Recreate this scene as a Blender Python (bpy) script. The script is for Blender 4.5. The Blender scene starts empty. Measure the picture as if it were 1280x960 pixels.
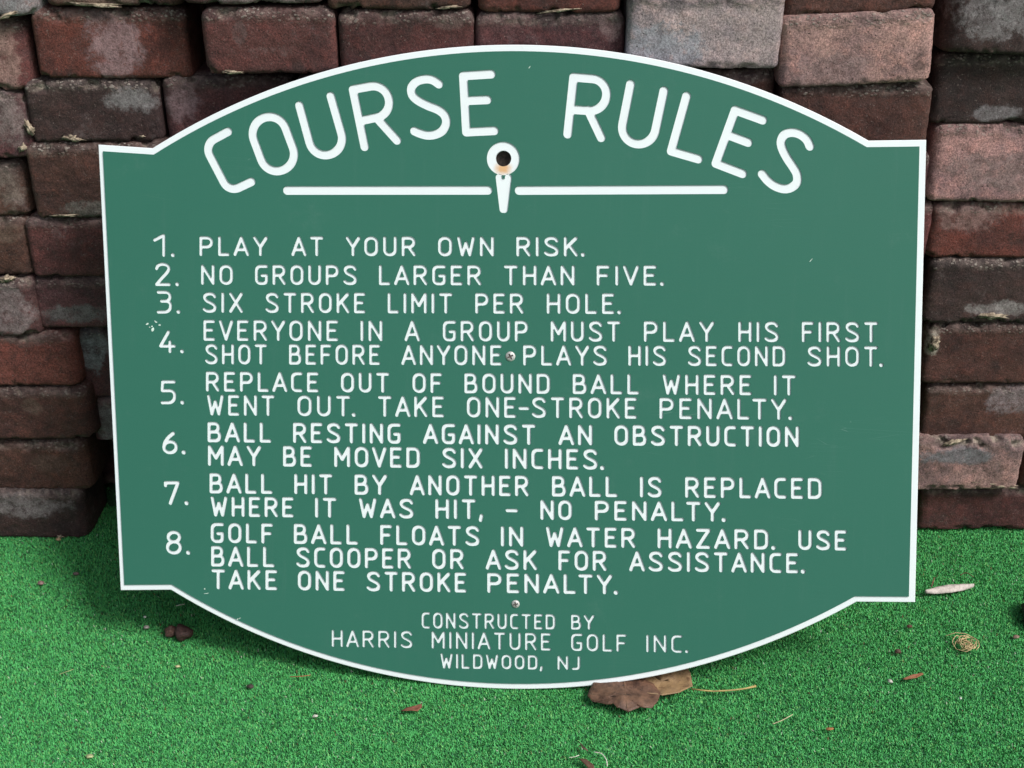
import bpy, bmesh, math, random
import numpy as np
from mathutils import Vector, Matrix, Euler, noise
from mathutils.geometry import delaunay_2d_cdt

random.seed(7); RNG = np.random.default_rng(11)
SC = bpy.context.scene
COL = SC.collection

# ------------------------------------------------------------------ camera
F_PX = 1545.0                      # focal length for a 1280 px wide picture
PITCH = math.radians(28.0)
CAM_H = 1.075
cam_d = bpy.data.cameras.new('camera'); cam = bpy.data.objects.new('camera', cam_d); COL.objects.link(cam)
cam_d.sensor_width = 36.0; cam_d.lens = F_PX / 1280.0 * 36.0
cam_d.clip_start = 0.02; cam_d.clip_end = 500.0
cam.location = (0, 0, CAM_H); cam.rotation_euler = (math.pi/2 - PITCH, 0, 0)
SC.camera = cam

# ------------------------------------------------------------------ light
SUN_EL, SUN_AZ = math.radians(50.0), math.radians(54.0)     # azimuth: to the right of straight behind the camera
w = bpy.data.worlds.new('World'); SC.world = w; w.use_nodes = True
nt = w.node_tree; bg = nt.nodes['Background']
sky = nt.nodes.new('ShaderNodeTexSky'); sky.sky_type = 'NISHITA'; sky.sun_disc = False
sky.sun_elevation = SUN_EL
sun_dir = Vector((math.sin(SUN_AZ)*math.cos(SUN_EL), -math.cos(SUN_AZ)*math.cos(SUN_EL), math.sin(SUN_EL)))
sky.sun_rotation = math.atan2(sun_dir.x, sun_dir.y)
sky.air_density = 1.0; sky.dust_density = 4.0; sky.ozone_density = 1.0
hs = nt.nodes.new('ShaderNodeHueSaturation'); hs.inputs['Saturation'].default_value = 0.6
nt.links.new(sky.outputs[0], hs.inputs['Color']); nt.links.new(hs.outputs[0], bg.inputs['Color'])
bg.inputs['Strength'].default_value = 0.085
sd = bpy.data.lights.new('sun', 'SUN'); sd.energy = 2.0; sd.angle = math.radians(15); sd.color = (1.0, 0.98, 0.95)
so = bpy.data.objects.new('sun', sd); COL.objects.link(so)
so.rotation_euler = (-sun_dir).to_track_quat('-Z', 'Y').to_euler()
SC.view_settings.view_transform = 'Standard'; SC.view_settings.look = 'None'
SC.view_settings.exposure = 0.5; SC.view_settings.gamma = 1.0
SC.render.engine = 'CYCLES'

# ------------------------------------------------------------------ places seen in the photograph -> places in the world
cP, sP = math.cos(PITCH), math.sin(PITCH)
def ray(px, py):
    x, y = (px-640)/F_PX, -(py-480)/F_PX
    return Vector((x, cP + y*sP, -sP + y*cP))
def on_ground(px, py, z=0.0):
    d = ray(px, py); t = (z-CAM_H)/d.z
    return Vector((0, 0, CAM_H)) + d*t
def on_wall(px, py, y0):
    d = ray(px, py); t = y0/d.y
    return Vector((0, 0, CAM_H)) + d*t
WALL_Y = 1.546
SIGN_C = None

# ------------------------------------------------------------------ object helpers
def tag(o, label=None, cat=None, group=None, kind=None):
    if label: o['label'] = label
    if cat: o['category'] = cat
    if group: o['group'] = group
    if kind: o['kind'] = kind
    return o
def empty(name, loc=(0, 0, 0)):
    o = bpy.data.objects.new(name, None); COL.objects.link(o); o.location = loc; o.empty_display_size = 0.05
    return o
def obj(name, me, mat=None, parent=None, loc=None, rot=None):
    o = bpy.data.objects.new(name, me); COL.objects.link(o)
    if mat and not me.materials: me.materials.append(mat)
    if parent: o.parent = parent
    if loc is not None: o.location = loc
    if rot is not None: o.rotation_euler = rot
    return o
def mesh(name, v, f, smooth=False):
    me = bpy.data.meshes.new(name); me.from_pydata([tuple(p) for p in v], [], f); me.update()
    if smooth: me.shade_smooth()
    return me

# ------------------------------------------------------------------ node helper
class NB:
    def __init__(s, name):
        s.m = bpy.data.materials.new(name); s.m.use_nodes = True
        s.t = s.m.node_tree; s.b = s.t.nodes['Principled BSDF']
        s.out = s.t.nodes['Material Output']
    def n(s, typ, **kw):
        nd = s.t.nodes.new(typ)
        for k, v in kw.items(): setattr(nd, k, v)
        return nd
    def link(s, a, b): s.t.links.new(a, b)
    def put(s, sock, v):
        if hasattr(v, 'links') or isinstance(v, bpy.types.NodeSocket): s.link(v, sock)
        else: sock.default_value = v
    def math(s, op, a, b=0.0, c=0.0, clamp=False):
        nd = s.n('ShaderNodeMath', operation=op, use_clamp=clamp)
        s.put(nd.inputs[0], a); s.put(nd.inputs[1], b); s.put(nd.inputs[2], c); return nd.outputs[0]
    def vmath(s, op, a, b=(0, 0, 0)):
        nd = s.n('ShaderNodeVectorMath', operation=op); s.put(nd.inputs[0], a); s.put(nd.inputs[1], b)
        return nd.outputs['Value'] if op in ('LENGTH', 'DOT_PRODUCT', 'DISTANCE') else nd.outputs[0]
    def noise(s, vec, scale, detail=4, rough=0.55, dist=0.0):
        nd = s.n('ShaderNodeTexNoise'); s.link(vec, nd.inputs['Vector'])
        nd.inputs['Scale'].default_value = scale; nd.inputs['Detail'].default_value = detail
        nd.inputs['Roughness'].default_value = rough; nd.inputs['Distortion'].default_value = dist
        return nd.outputs['Fac']
    def voro(s, vec, scale, feature='F1', out='Distance'):
        nd = s.n('ShaderNodeTexVoronoi', feature=feature); s.link(vec, nd.inputs['Vector'])
        nd.inputs['Scale'].default_value = scale; return nd.outputs[out]
    def ramp(s, fac, a, b, lo=0.0, hi=1.0):
        nd = s.n('ShaderNodeMapRange', interpolation_type='SMOOTHSTEP'); s.put(nd.inputs['Value'], fac)
        nd.inputs['From Min'].default_value = a; nd.inputs['From Max'].default_value = b
        nd.inputs['To Min'].default_value = lo; nd.inputs['To Max'].default_value = hi
        return nd.outputs[0]
    def mix(s, fac, a, b, mode='MIX'):
        nd = s.n('ShaderNodeMix', data_type='RGBA', blend_type=mode)
        s.put(nd.inputs[0], fac); s.put(nd.inputs[6], a); s.put(nd.inputs[7], b); return nd.outputs[2]
    def attr(s, name, typ='GEOMETRY'):
        return s.n('ShaderNodeAttribute', attribute_type=typ, attribute_name=name)
    def bump(s, h, strength, dist, normal=None):
        nd = s.n('ShaderNodeBump'); s.link(h, nd.inputs['Height'])
        nd.inputs['Strength'].default_value = strength; nd.inputs['Distance'].default_value = dist
        if normal: s.link(normal, nd.inputs['Normal'])
        return nd.outputs[0]
    def objco(s): return s.n('ShaderNodeTexCoord').outputs['Object']

def rgb(r, g, b): return (r, g, b, 1.0)

# ---- brick: dark fired clay with efflorescence, pits and crumbled aggregate on the worn edges
def brick_material():
    k = NB('brick_clay'); co = k.objco()
    seed = k.attr('seed', 'OBJECT').outputs['Vector']
    p = k.vmath('ADD', co, seed)
    tone = k.attr('tone', 'OBJECT').outputs['Color']
    pc = k.attr('patch_pos', 'OBJECT').outputs['Vector']; pr = k.attr('patch_scale', 'OBJECT').outputs['Vector']
    pcol = k.attr('patch_col', 'OBJECT').outputs['Color']
    crumb = k.attr('crumb', 'OBJECT').outputs['Fac']
    edge = k.attr('edge').outputs['Fac']; chip = k.attr('chip').outputs['Fac']
    n1 = k.noise(p, 14, 5, 0.6); n2 = k.noise(p, 55, 5, 0.65); n3 = k.noise(p, 430, 4, 0.85)
    c = k.mix(k.ramp(n1, 0.35, 0.68), tone, k.mix(1.0, tone, rgb(0.5, 0.52, 0.58), 'MULTIPLY'))
    c = k.mix(k.ramp(n2, 0.45, 0.75, 0, 0.55), c, k.mix(1.0, tone, rgb(1.55, 1.35, 1.28), 'MULTIPLY'))
    c = k.mix(k.ramp(k.noise(k.vmath('ADD', p, (9, 3, 1)), 30, 6, 0.7), 0.52, 0.7, 0, 0.6), c, rgb(0.03, 0.023, 0.022))
    # grain
    c = k.mix(k.ramp(n3, 0.4, 0.62), k.mix(1.0, c, rgb(0.62, 0.61, 0.62), 'MULTIPLY'), k.mix(1.0, c, rgb(1.4, 1.36, 1.36), 'MULTIPLY'))
    c = k.mix(k.ramp(k.noise(k.vmath('ADD', p, (6, 6, 6)), 300, 3, 0.8), 0.62, 0.7, 0, 0.5), c, rgb(0.34, 0.27, 0.24))
    # efflorescence patch with its own ragged outline
    q = k.vmath('MULTIPLY', k.vmath('SUBTRACT', co, pc), pr)
    dist = k.vmath('LENGTH', q)
    dist = k.math('ADD', dist, k.math('MULTIPLY', k.math('SUBTRACT', k.noise(p, 34, 9, 0.78), 0.5), 2.6))
    dist = k.math('ADD', dist, k.math('MULTIPLY', k.math('SUBTRACT', n3, 0.5), 0.9))
    pm = k.ramp(dist, 1.05, 0.68, 0.0, 0.84)
    pm = k.math('MULTIPLY', pm, k.ramp(k.noise(k.vmath('ADD', p, (2, 5, 5)), 48, 8, 0.8), 0.36, 0.5, 0.25, 1.0))
    pcv = k.mix(k.ramp(k.noise(p, 70, 8, 0.8), 0.36, 0.6), k.mix(1.0, pcol, rgb(0.5, 0.47, 0.47), 'MULTIPLY'), pcol)
    pcv = k.mix(k.ramp(n3, 0.4, 0.58), k.mix(1.0, pcv, rgb(0.6, 0.57, 0.57), 'MULTIPLY'), pcv)
    c = k.mix(pm, c, pcv)
    # faint lime bloom
    c = k.mix(k.ramp(k.noise(k.vmath('ADD', p, (4, 8, 2)), 22, 9, 0.8), 0.56, 0.74, 0, 0.36), c, rgb(0.34, 0.28, 0.28))
    # black pits
    vd = k.voro(p, 230); pit = k.math('MULTIPLY', k.ramp(vd, 0.22, 0.1), k.ramp(k.noise(p, 130, 2), 0.5, 0.62))
    c = k.mix(k.math('MULTIPLY', pit, 0.85), c, rgb(0.02, 0.017, 0.016))
    # aggregate crumbs near the top edge
    vv = k.voro(k.vmath('MULTIPLY', p, (1, 1, 1.5)), 175)
    vm = k.math('MULTIPLY', k.ramp(vv, 0.48, 0.3), k.ramp(k.noise(k.vmath('ADD', p, (1, 1, 7)), 60, 3, 0.6), 0.42, 0.56))
    vm = k.math('MULTIPLY', vm, k.math('MULTIPLY', edge, crumb, clamp=True), clamp=True)
    c = k.mix(vm, c, k.mix(k.ramp(k.noise(p, 150, 2), .4, .6), rgb(0.25, 0.18, 0.15), rgb(0.55, 0.48, 0.42)))
    c = k.mix(k.math('MULTIPLY', edge, 0.5), c, k.mix(k.ramp(n2, 0.4, 0.65), rgb(0.045, 0.035, 0.033), rgb(0.24, 0.19, 0.175)))
    c = k.mix(k.math('MULTIPLY', chip, 0.6), c, k.mix(k.ramp(n2, 0.4, 0.6), rgb(0.1, 0.075, 0.065), rgb(0.42, 0.37, 0.29)))
    k.link(c, k.b.inputs['Base Color'])
    k.put(k.b.inputs['Roughness'], k.ramp(n2, 0.3, 0.7, 0.6, 0.95))
    k.b.inputs['Specular IOR Level'].default_value = 0.35
    h = k.math('ADD', k.math('MULTIPLY', n2, 0.8), k.math('MULTIPLY', n3, 0.5)); h = k.math('ADD', h, k.math('MULTIPLY', edge, k.math('MULTIPLY', k.noise(p, 260, 4, .7), 1.2)))
    h = k.math('SUBTRACT', h, k.math('MULTIPLY', pit, 0.7)); h = k.math('ADD', h, k.math('MULTIPLY', vm, 0.5))
    k.link(k.bump(h, 1.0, 0.0024), k.b.inputs['Normal'])
    return k.m
def mortar_material():
    k = NB('mortar_crumbs'); co = k.objco(); n = k.noise(co, 160, 5, 0.7)
    k.link(k.mix(k.ramp(n, 0.35, 0.65), rgb(0.12, 0.085, 0.06), rgb(0.5, 0.41, 0.3)), k.b.inputs['Base Color'])
    k.b.inputs['Roughness'].default_value = 0.95; k.link(k.bump(n, 0.8, 0.002), k.b.inputs['Normal']); return k.m
def green_material():
    k = NB('green_laminate'); co = k.objco()
    n = k.noise(co, 3.0, 3, 0.5); g = k.noise(co, 900, 2, 0.6); s = k.noise(k.vmath('MULTIPLY', co, (5, 40, 1)), 6, 4, 0.6)
    c = k.mix(n, rgb(0.026, 0.142, 0.098), rgb(0.031, 0.155, 0.108))
    c = k.mix(k.ramp(g, 0.35, 0.65, 0, 0.35), c, rgb(0.048, 0.168, 0.125))
    c = k.mix(k.ramp(k.noise(co, 9, 7, 0.8), 0.56, 0.8, 0, 0.28), c, rgb(0.13, 0.24, 0.2))
    c = k.mix(k.ramp(k.noise(k.vmath('MULTIPLY', co, (26, 2.2, 1)), 3, 5, 0.7), 0.52, 0.75, 0, 0.07), c, rgb(0.12, 0.22, 0.19))
    # hairline scratches
    sv = k.voro(k.vmath('MULTIPLY', co, (3, 60, 1)), 2.2, 'DISTANCE_TO_EDGE')
    c = k.mix(k.math('MULTIPLY', k.ramp(sv, 0.006, 0.0), k.ramp(k.noise(co, 7, 2), 0.6, 0.7, 0, 0.25)), c, rgb(0.3, 0.45, 0.4))
    k.link(c, k.b.inputs['Base Color'])
    k.put(k.b.inputs['Roughness'], k.ramp(s, 0.3, 0.7, 0.42, 0.55)); k.b.inputs['Specular IOR Level'].default_value = 0.3
    k.link(k.bump(g, 0.12, 0.0006), k.b.inputs['Normal']); return k.m
def white_material(name='white_plastic', stain=False):
    k = NB(name); co = k.objco(); n = k.noise(co, 12, 5, 0.65); n2 = k.noise(co, 160, 4, 0.6)
    c = k.mix(k.ramp(n, 0.4, 0.75, 0, 0.35), rgb(0.82, 0.88, 0.9), rgb(0.75, 0.81, 0.83))
    c = k.mix(k.ramp(n2, 0.6, 0.8, 0, 0.3), c, rgb(0.62, 0.66, 0.62))
    if stain:      # rust run-off below the hanging hole (object origin = hole centre)
        d = k.vmath('LENGTH', k.vmath('MULTIPLY', k.vmath('ADD', co, (0, 0.012, 0)), (78, 105, 0)))
        d = k.math('ADD', d, k.math('MULTIPLY', k.math('SUBTRACT', k.noise(co, 200, 4), 0.5), 0.6))
        c = k.mix(k.ramp(d, 1.15, 0.2, 0, 0.85), c, rgb(0.72, 0.36, 0.1))
    k.link(c, k.b.inputs['Base Color']); k.b.inputs['Roughness'].default_value = 0.5
    k.link(k.bump(n2, 0.1, 0.0005), k.b.inputs['Normal']); return k.m
def plain(name, col, rough=0.6, metal=0.0, var=0.35, scale=90, bump=0.3, tone_k=1.0):
    k = NB(name); co = k.objco(); n = k.noise(co, scale, 5, 0.65)
    col = [v*tone_k for v in col]
    lo = rgb(*[v*(1-var) for v in col]); hi = rgb(*[min(v*(1+var), .9) for v in col])
    k.link(k.mix(k.ramp(n, 0.3, 0.7), lo, hi), k.b.inputs['Base Color'])
    k.b.inputs['Roughness'].default_value = rough; k.b.inputs['Metallic'].default_value = metal
    k.link(k.bump(n, bump, 0.0015), k.b.inputs['Normal']); return k.m
def turf_material():
    k = NB('turf_fibre'); a = k.attr('fibre').outputs['Color']
    k.link(a, k.b.inputs['Base Color'])
    k.b.inputs['Roughness'].default_value = 0.62; k.b.inputs['Specular IOR Level'].default_value = 0.25
    return k.m
def turf_back_material():
    k = NB('turf_backing'); co = k.objco(); n = k.noise(co, 260, 4, 0.7); n1 = k.noise(co, 3, 4, 0.6)
    c = k.mix(k.ramp(n, 0.35, 0.65), rgb(0.02, 0.11, 0.038), rgb(0.055, 0.26, 0.09))
    k.link(k.mix(k.ramp(n1, 0.3, 0.7, 0, 0.3), c, rgb(0.02, 0.1, 0.045)), k.b.inputs['Base Color'])
    k.b.inputs['Roughness'].default_value = 0.9; k.link(k.bump(n, 1.0, 0.004), k.b.inputs['Normal']); return k.m
def leaf_material(name, a, b, c3):
    k = NB(name); co = k.objco(); n = k.noise(co, 60, 6, 0.7); n2 = k.noise(k.vmath('ADD', co, (3, 1, 2)), 130, 5, 0.7)
    c = k.mix(k.ramp(n, 0.3, 0.7), a, b); c = k.mix(k.ramp(n2, 0.55, 0.72), c, c3)
    k.link(c, k.b.inputs['Base Color']); k.b.inputs['Roughness'].default_value = 0.6
    k.link(k.bump(n2, 0.6, 0.002), k.b.inputs['Normal']); return k.m

M_BRICK = brick_material(); M_MORTAR = mortar_material(); M_GREEN = green_material()
M_WHITE = white_material(); M_STAIN = white_material('white_plastic_rust', True)
M_TURF = turf_material(); M_BACK = turf_back_material()
M_SCREW = plain('screw_zinc', (0.5, 0.5, 0.48), 0.45, 0.3, 0.25, 300)
M_SCREWDARK = plain('screw_slot_dark', (0.12, 0.1, 0.09), 0.8, 0.0)  # darker colour for the cross slots
M_SCUFF = plain('paint_scuff', (0.55, 0.68, 0.6), 0.7)

# ================================================================== GROUND
GZ = -0.006
g = 40.0
me = mesh('turf_ground', [(-g, -g, GZ), (g, -g, GZ), (g, g, GZ), (-g, g, GZ)], [(0, 1, 2, 3)])
obj('ground', me, M_BACK)['kind'] = 'structure'

def build_turf():
    def field(x0, x1, y0, y1, n):
        return np.stack([RNG.uniform(x0, x1, n), RNG.uniform(y0, y1, n)], 1)
    P = np.concatenate([field(-0.84, 0.84, 0.88, 1.62, 600000), field(-1.7, 1.7, 0.45, 2.0, 110000)])
    n = len(P)
    # low frequency unevenness of the pile
    def wav(a, b, c): return np.sin(P[:, 0]*a + b + 1.7*np.sin(P[:, 1]*c))*np.sin(P[:, 1]*a*1.13 + b*2 + 1.3*np.sin(P[:, 0]*c))
    lf = 0.5*wav(31, 1.0, 17) + 0.35*wav(83, 2.0, 41) + 0.25*wav(190, .3, 90)
    ang = RNG.uniform(0, 2*np.pi, n)
    L = RNG.uniform(0.0032, 0.0054, n)*(1+0.14*lf); W = RNG.uniform(0.0009, 0.0016, n)
    lean = RNG.uniform(0.1, 1.5, n)
    d = np.stack([np.cos(ang), np.sin(ang)], 1); s = np.stack([-d[:, 1], d[:, 0]], 1)
    tw = RNG.uniform(-.9, .9, n)
    s2 = s*np.cos(tw)[:, None] + d*np.sin(tw)[:, None]
    z0 = np.full(n, GZ+0.0002)
    def pt(off, zz, side, wid):
        xy = P + d*off[:, None] + side*wid[:, None]
        return np.concatenate([xy, (z0+zz)[:, None]], 1)
    h1 = L*0.55*np.cos(lean*.5); o1 = L*0.55*np.sin(lean*.5)
    h2 = h1 + L*.45*np.cos(lean*1.15); o2 = o1 + L*.45*np.sin(lean*1.15)
    h2 = np.maximum(h2, h1*.6)
    V = np.stack([pt(o1*0, h1*0, s, -W/2), pt(o1*0, h1*0, s, W/2), pt(o1, h1, s2, W*.5), pt(o1, h1, s2, -W*.5), pt(o2, h2, s2, W*0)], 1)
    V = V.reshape(-1, 3)
    base = np.arange(n)[:, None]*5
    Fq = np.concatenate([base+np.array([0, 1, 2, 3]), base+np.array([3, 2, 4])], 1).reshape(-1)
    me = bpy.data.meshes.new('turf_pile')
    me.vertices.add(len(V)); me.vertices.foreach_set('co', V.astype(np.float32).ravel())
    me.loops.add(len(Fq)); me.loops.foreach_set('vertex_index', Fq.astype(np.int32))
    st = (np.arange(n)[:, None]*7+np.array([0, 4])).ravel()
    me.polygons.add(n*2); me.polygons.foreach_set('loop_start', st.astype(np.int32))
    me.update(calc_edges=True)
    # fibre colours
    base_c = np.array([0.085, 0.425, 0.122])
    t = RNG.uniform(0, 1, n)[:, None]
    cc = base_c*(0.86+0.3*RNG.uniform(0, 1, (n, 1))**1.3)
    cc = np.where(t < .10, cc*np.array([2.1, 1.15, 1.2]), cc)
    cc = np.where(t > .90, cc*np.array([.6, .55, .8]), cc)
    sp = RNG.uniform(0, 1, n)
    cc[sp < 0.006] = (0.42, 0.5, 0.38); cc[sp > 0.994] = (0.16, 0.12, 0.05)
    cc = np.concatenate([cc, np.ones((n, 1))], 1)
    vc = np.repeat(cc[:, None, :], 5, 1).reshape(-1, 4)
    a = me.attributes.new('fibre', 'FLOAT_COLOR', 'POINT'); a.data.foreach_set('color', vc.astype(np.float32).ravel())
    me.shade_smooth()
    o = obj('artificial_turf', me, M_TURF)
    tag(o, 'short green artificial turf pile covering the ground in front of the bricks', 'turf', kind='stuff')
build_turf()

# ================================================================== BRICK WALL
wall = tag(empty('brick_wall', (0, WALL_Y, 0)), 'dry stacked wall of dark weathered clay bricks behind the green sign', 'wall')

def brick_mesh(name, wd, dp, ht, seed, rv=0.011, rt=0.0085, rb=0.004, amp=1.0, fine=0.0028, chips=1.0):
    """brick with its front at y=0, bottom at z=0, centred on x; rounded vertical corners, a worn sloping top edge"""
    rnd = random.Random(seed); off = Vector((rnd.uniform(-50, 50), rnd.uniform(-50, 50), rnd.uniform(-50, 50)))
    out = []                                        # plan outline, densest on the front
    hw = wd/2
    def arc(cx, cy, a0, a1, n):
        for i in range(n): a = a0 + (a1-a0)*i/n; out.append((cx+rv*math.cos(a), cy+rv*math.sin(a)))
    def line(x0, y0, x1, y1, n):
        for i in range(n): t = i/n; out.append((x0+(x1-x0)*t, y0+(y1-y0)*t))
    nf = max(4, int((wd-2*rv)/fine)); ns = max(2, int(0.04/fine)); na = max(3, int(rv*1.57/fine)+1)
    line(-hw+rv, 0, hw-rv, 0, nf); arc(hw-rv, rv, -math.pi/2, 0, na)
    line(hw, rv, hw, dp-rv, ns); arc(hw-rv, dp-rv, 0, math.pi/2, 3)
    line(hw-rv, dp, -hw+rv, dp, 6); arc(-hw+rv, dp-rv, math.pi/2, math.pi, 3)
    line(-hw, dp-rv, -hw, rv, ns); arc(-hw+rv, rv, math.pi, 1.5*math.pi, na)
    out = np.array(out); N = len(out)
    lev = []                                        # (z, inset, edgeness)
    for i in range(5):
        a = i/4*math.pi/2; lev.append((rb*(1-math.sin(a)) if False else rb*(1-math.cos(a)), rb*(1-math.sin(a)), 0.0))
    nm = max(3, int((ht-rb-rt)/fine))
    for i in range(1, nm): lev.append((rb+(ht-rb-rt*1.15)*i/nm, 0, 0))
    for i in range(7):
        a = i/6*math.pi/2; lev.append((ht-rt*1.15*(1-math.sin(a)), rt*(1-math.cos(a)), 1.0))
    V = []; E = []
    cx, cy = 0.0, dp/2
    for (z, ins, e) in lev:
        for (x, y) in out:
            sx = (hw-ins)/hw; sy = (dp/2-ins)/(dp/2)
            V.append(Vector((x*sx, cy+(y-cy)*sy, z))); E.append(e)
    nl = len(lev)
    # cap rings
    def cap(z, ins, fs):
        start = len(V)
        for f in fs:
            for (x, y) in out:
                sx = (hw-ins)/hw*f; sy = (dp/2-ins)/(dp/2)*f
                V.append(Vector((x*sx, cy+(y-cy)*sy, z))); E.append(0.8 if z > ht/2 and f > .9 else 0.0)
        V.append(Vector((0, cy, z))); E.append(0.0)
        return start
    ts = cap(ht, rt, (0.97, 0.9, 0.6)); bs = cap(0.0, rb, (0.96, 0.6))
    Fc = []
    for l in range(nl-1):
        for i in range(N):
            j = (i+1) % N; Fc.append((l*N+i, l*N+j, (l+1)*N+j, (l+1)*N+i))
    def capfaces(first, start, rings, flip):
        prev = first
        for r in range(rings):
            cur = start+r*N
            for i in range(N):
                j = (i+1) % N; q = (prev+i, prev+j, cur+j, cur+i); Fc.append(q if not flip else q[::-1])
            prev = cur
        c = start+rings*N
        for i in range(N):
            j = (i+1) % N; q = (prev+i, prev+j, c); Fc.append(q if not flip else q[::-1])
    capfaces((nl-1)*N, ts, 3, False); capfaces(0, bs, 2, True)
    # wear
    chipA = []; edgeA = []
    c3 = Vector((0, dp/2, ht/2))
    bend = rnd.uniform(-.0016, .0016)
    for i, p in enumerate(V):
        q = p + off
        n1 = noise.noise(q*22); n2 = noise.noise(q*75); n3 = noise.noise(q*190)
        d = Vector((p.x*.35, (p.y-cy)*1.0, (p.z-ht/2)*.5))
        if d.length > 1e-6: d.normalize()
        disp = amp*(0.0014*n1 + 0.0008*n2 + 0.0006*n3)
        dt, db = ht-p.z, p.z; dx = hw-abs(p.x)
        # closeness to an arris of the front face
        front = max(0.0, 1-p.y/0.03)
        et = max(0, min(1, 1.5-dt/0.0115))*front; eb = max(0, 1-db/0.009)*front; ec = max(0, 1-dx/0.014)*max(et, eb)
        cn = noise.noise(q*46 + Vector((7, 0, 0))) + .55*noise.noise(q*130)
        ch = max(0.0, cn-0.14)*max(et*0.9, eb*1.0, ec*1.6)*chips
        disp -= min(ch*0.02, 0.0075)
        rough = et*0.0022*noise.noise(q*260) + eb*.0012*noise.noise(q*240)
        V[i] = p + d*(disp+rough) + Vector((0, 0, bend*(p.x/hw)**2)) + Vector((0, 0, 0.0012*amp*noise.noise(Vector((p.x*14, off.y, off.z)))))
        chipA.append(min(1.0, ch*1.8)); edgeA.append(min(1.0, et*1.2))
    me = mesh(name, V, Fc, True)
    for nm_, arr in (('chip', chipA), ('edge', edgeA)):
        a = me.attributes.new(nm_, 'FLOAT', 'POINT'); a.data.foreach_set('value', np.array(arr, np.float32))
    return me

TONES = {
    'maroon': (0.115, 0.043, 0.04), 'dark': (0.06, 0.036, 0.032), 'brown': (0.105, 0.048, 0.037),
    'red': (0.17, 0.055, 0.044), 'purple': (0.115, 0.05, 0.05), 'rose': (0.47, 0.27, 0.25), 'pale': (0.40, 0.31, 0.315),
    'pinkgrey': (0.33, 0.20, 0.185)}
PINK = (0.42, 0.29, 0.3); GREY = (0.36, 0.36, 0.37); CREAM = (0.5, 0.45, 0.36)
def style(o, tone, seed, patch=None, pcol=PINK, crumb=0.8, vary=0.12):
    r = random.Random(seed*3+1); t = TONES[tone]; m = 1+r.uniform(-vary, vary)
    o['tone'] = [t[0]*m, t[1]*m*(1+r.uniform(-.05, .05)), t[2]*m]
    o['seed'] = [r.uniform(-20, 20), r.uniform(-20, 20), r.uniform(-20, 20)]
    if patch: o['patch_pos'] = [patch[0], 0.0, patch[1]]; o['patch_scale'] = [1/patch[2], 4.0, 1/patch[3]]
    else: o['patch_pos'] = [9.0, 9.0, 9.0]; o['patch_scale'] = [20.0, 20.0, 20.0]
    o['patch_col'] = list(pcol); o['crumb'] = float(crumb)

nbrick = [100]
def brick(x0, x1, y0, y1, tone, fwd=0.0, patch=None, pcol=PINK, crumb=0.8, tilt=0.0, yaw=0.0, rv=0.014, rt=0.0115, rb=0.0065, depth=0.11, chips=1.0, amp=1.0, wide=None, vary=.12):
    """a brick whose front shows at these picture bounds when it stands in the wall; wide=('l'|'r') grows it out of the frame"""
    nbrick[0] += 1; sd_ = nbrick[0]
    yf = WALL_Y - fwd
    ym = (y0+y1)/2
    a = on_wall(x0, ym, yf).x; b = on_wall(x1, ym, yf).x
    if wide == 'l': a = b-0.19
    if wide == 'r': b = a+0.19
    xm = (x0+x1)/2
    z1 = on_wall(xm, y0, yf+0.004).z; z0 = on_wall(xm, y1, yf).z
    me = brick_mesh('brick', b-a, depth, z1-z0, sd_, rv, rt, rb, amp, chips=chips)
    o = obj('brick', me, M_BRICK, wall, ((a+b)/2, yf-WALL_Y, z0), (0, tilt, yaw))
    style(o, tone, sd_, None, pcol, crumb, vary)
    if patch:     # patch given in picture pixels: centre x, centre y, half width, half height
        pc = on_wall(patch[0], patch[1], yf); s = (yf*cP + (CAM_H-pc.z)*sP)/F_PX
        o['patch_pos'] = [pc.x-(a+b)/2, 0.0, pc.z-z0]; o['patch_scale'] = [1/(patch[2]*s), 4.0, 1/(patch[3]*s*1.15)]
    return o, (a, b, z0, z1, yf)

D = math.radians
R0 = dict(rv=0.024)
# leftmost column: only the right ends of these show
brick(-150, 40, -62, 22, 'pinkgrey', 0.012, (10, 5, 60, 30), GREY, wide='l', rv=.026, chips=1.6)
brick(-150, 36, 24, 114, 'maroon', 0.0, (0, 70, 26, 55), (0.5, 0.31, 0.27), wide='l', **R0)
brick(-150, 36, 115, 199, 'purple', 0.004, (8, 145, 24, 34), (0.36, 0.28, 0.27), wide='l', chips=1.6, **R0)
brick(-150, 34, 201, 270, 'brown', -0.002, (5, 232, 28, 30), (0.27, 0.21, 0.18), wide='l', **R0)
brick(-150, 40, 271, 346, 'brown', 0.0, (6, 290, 25, 15), (0.2, 0.13, 0.1), wide='l', **R0)
brick(-150, 48, 348, 421, 'purple', 0.008, (8, 385, 36, 34), (0.34, 0.27, 0.27), wide='l', chips=1.5, **R0)
brick(-95, 95, 415, 484, 'red', 0.004, (30, 425, 30, 9), (0.19, 0.11, 0.1), rv=.017, crumb=.3)
brick(-80, 113, 484, 550, 'brown', 0.006, (40, 508, 12, 12), (0.17, 0.11, 0.085), rv=.018, crumb=.6)
brick(-82, 110, 550, 613, 'brown', 0.002, (62, 580, 30, 12), (0.17, 0.1, 0.08), rv=.018, crumb=.5)
brick(-90, 106, 613, 673, 'dark', 0.012, (30, 632, 58, 17), (0.33, 0.29, 0.29), rv=.018, crumb=.6)
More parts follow.
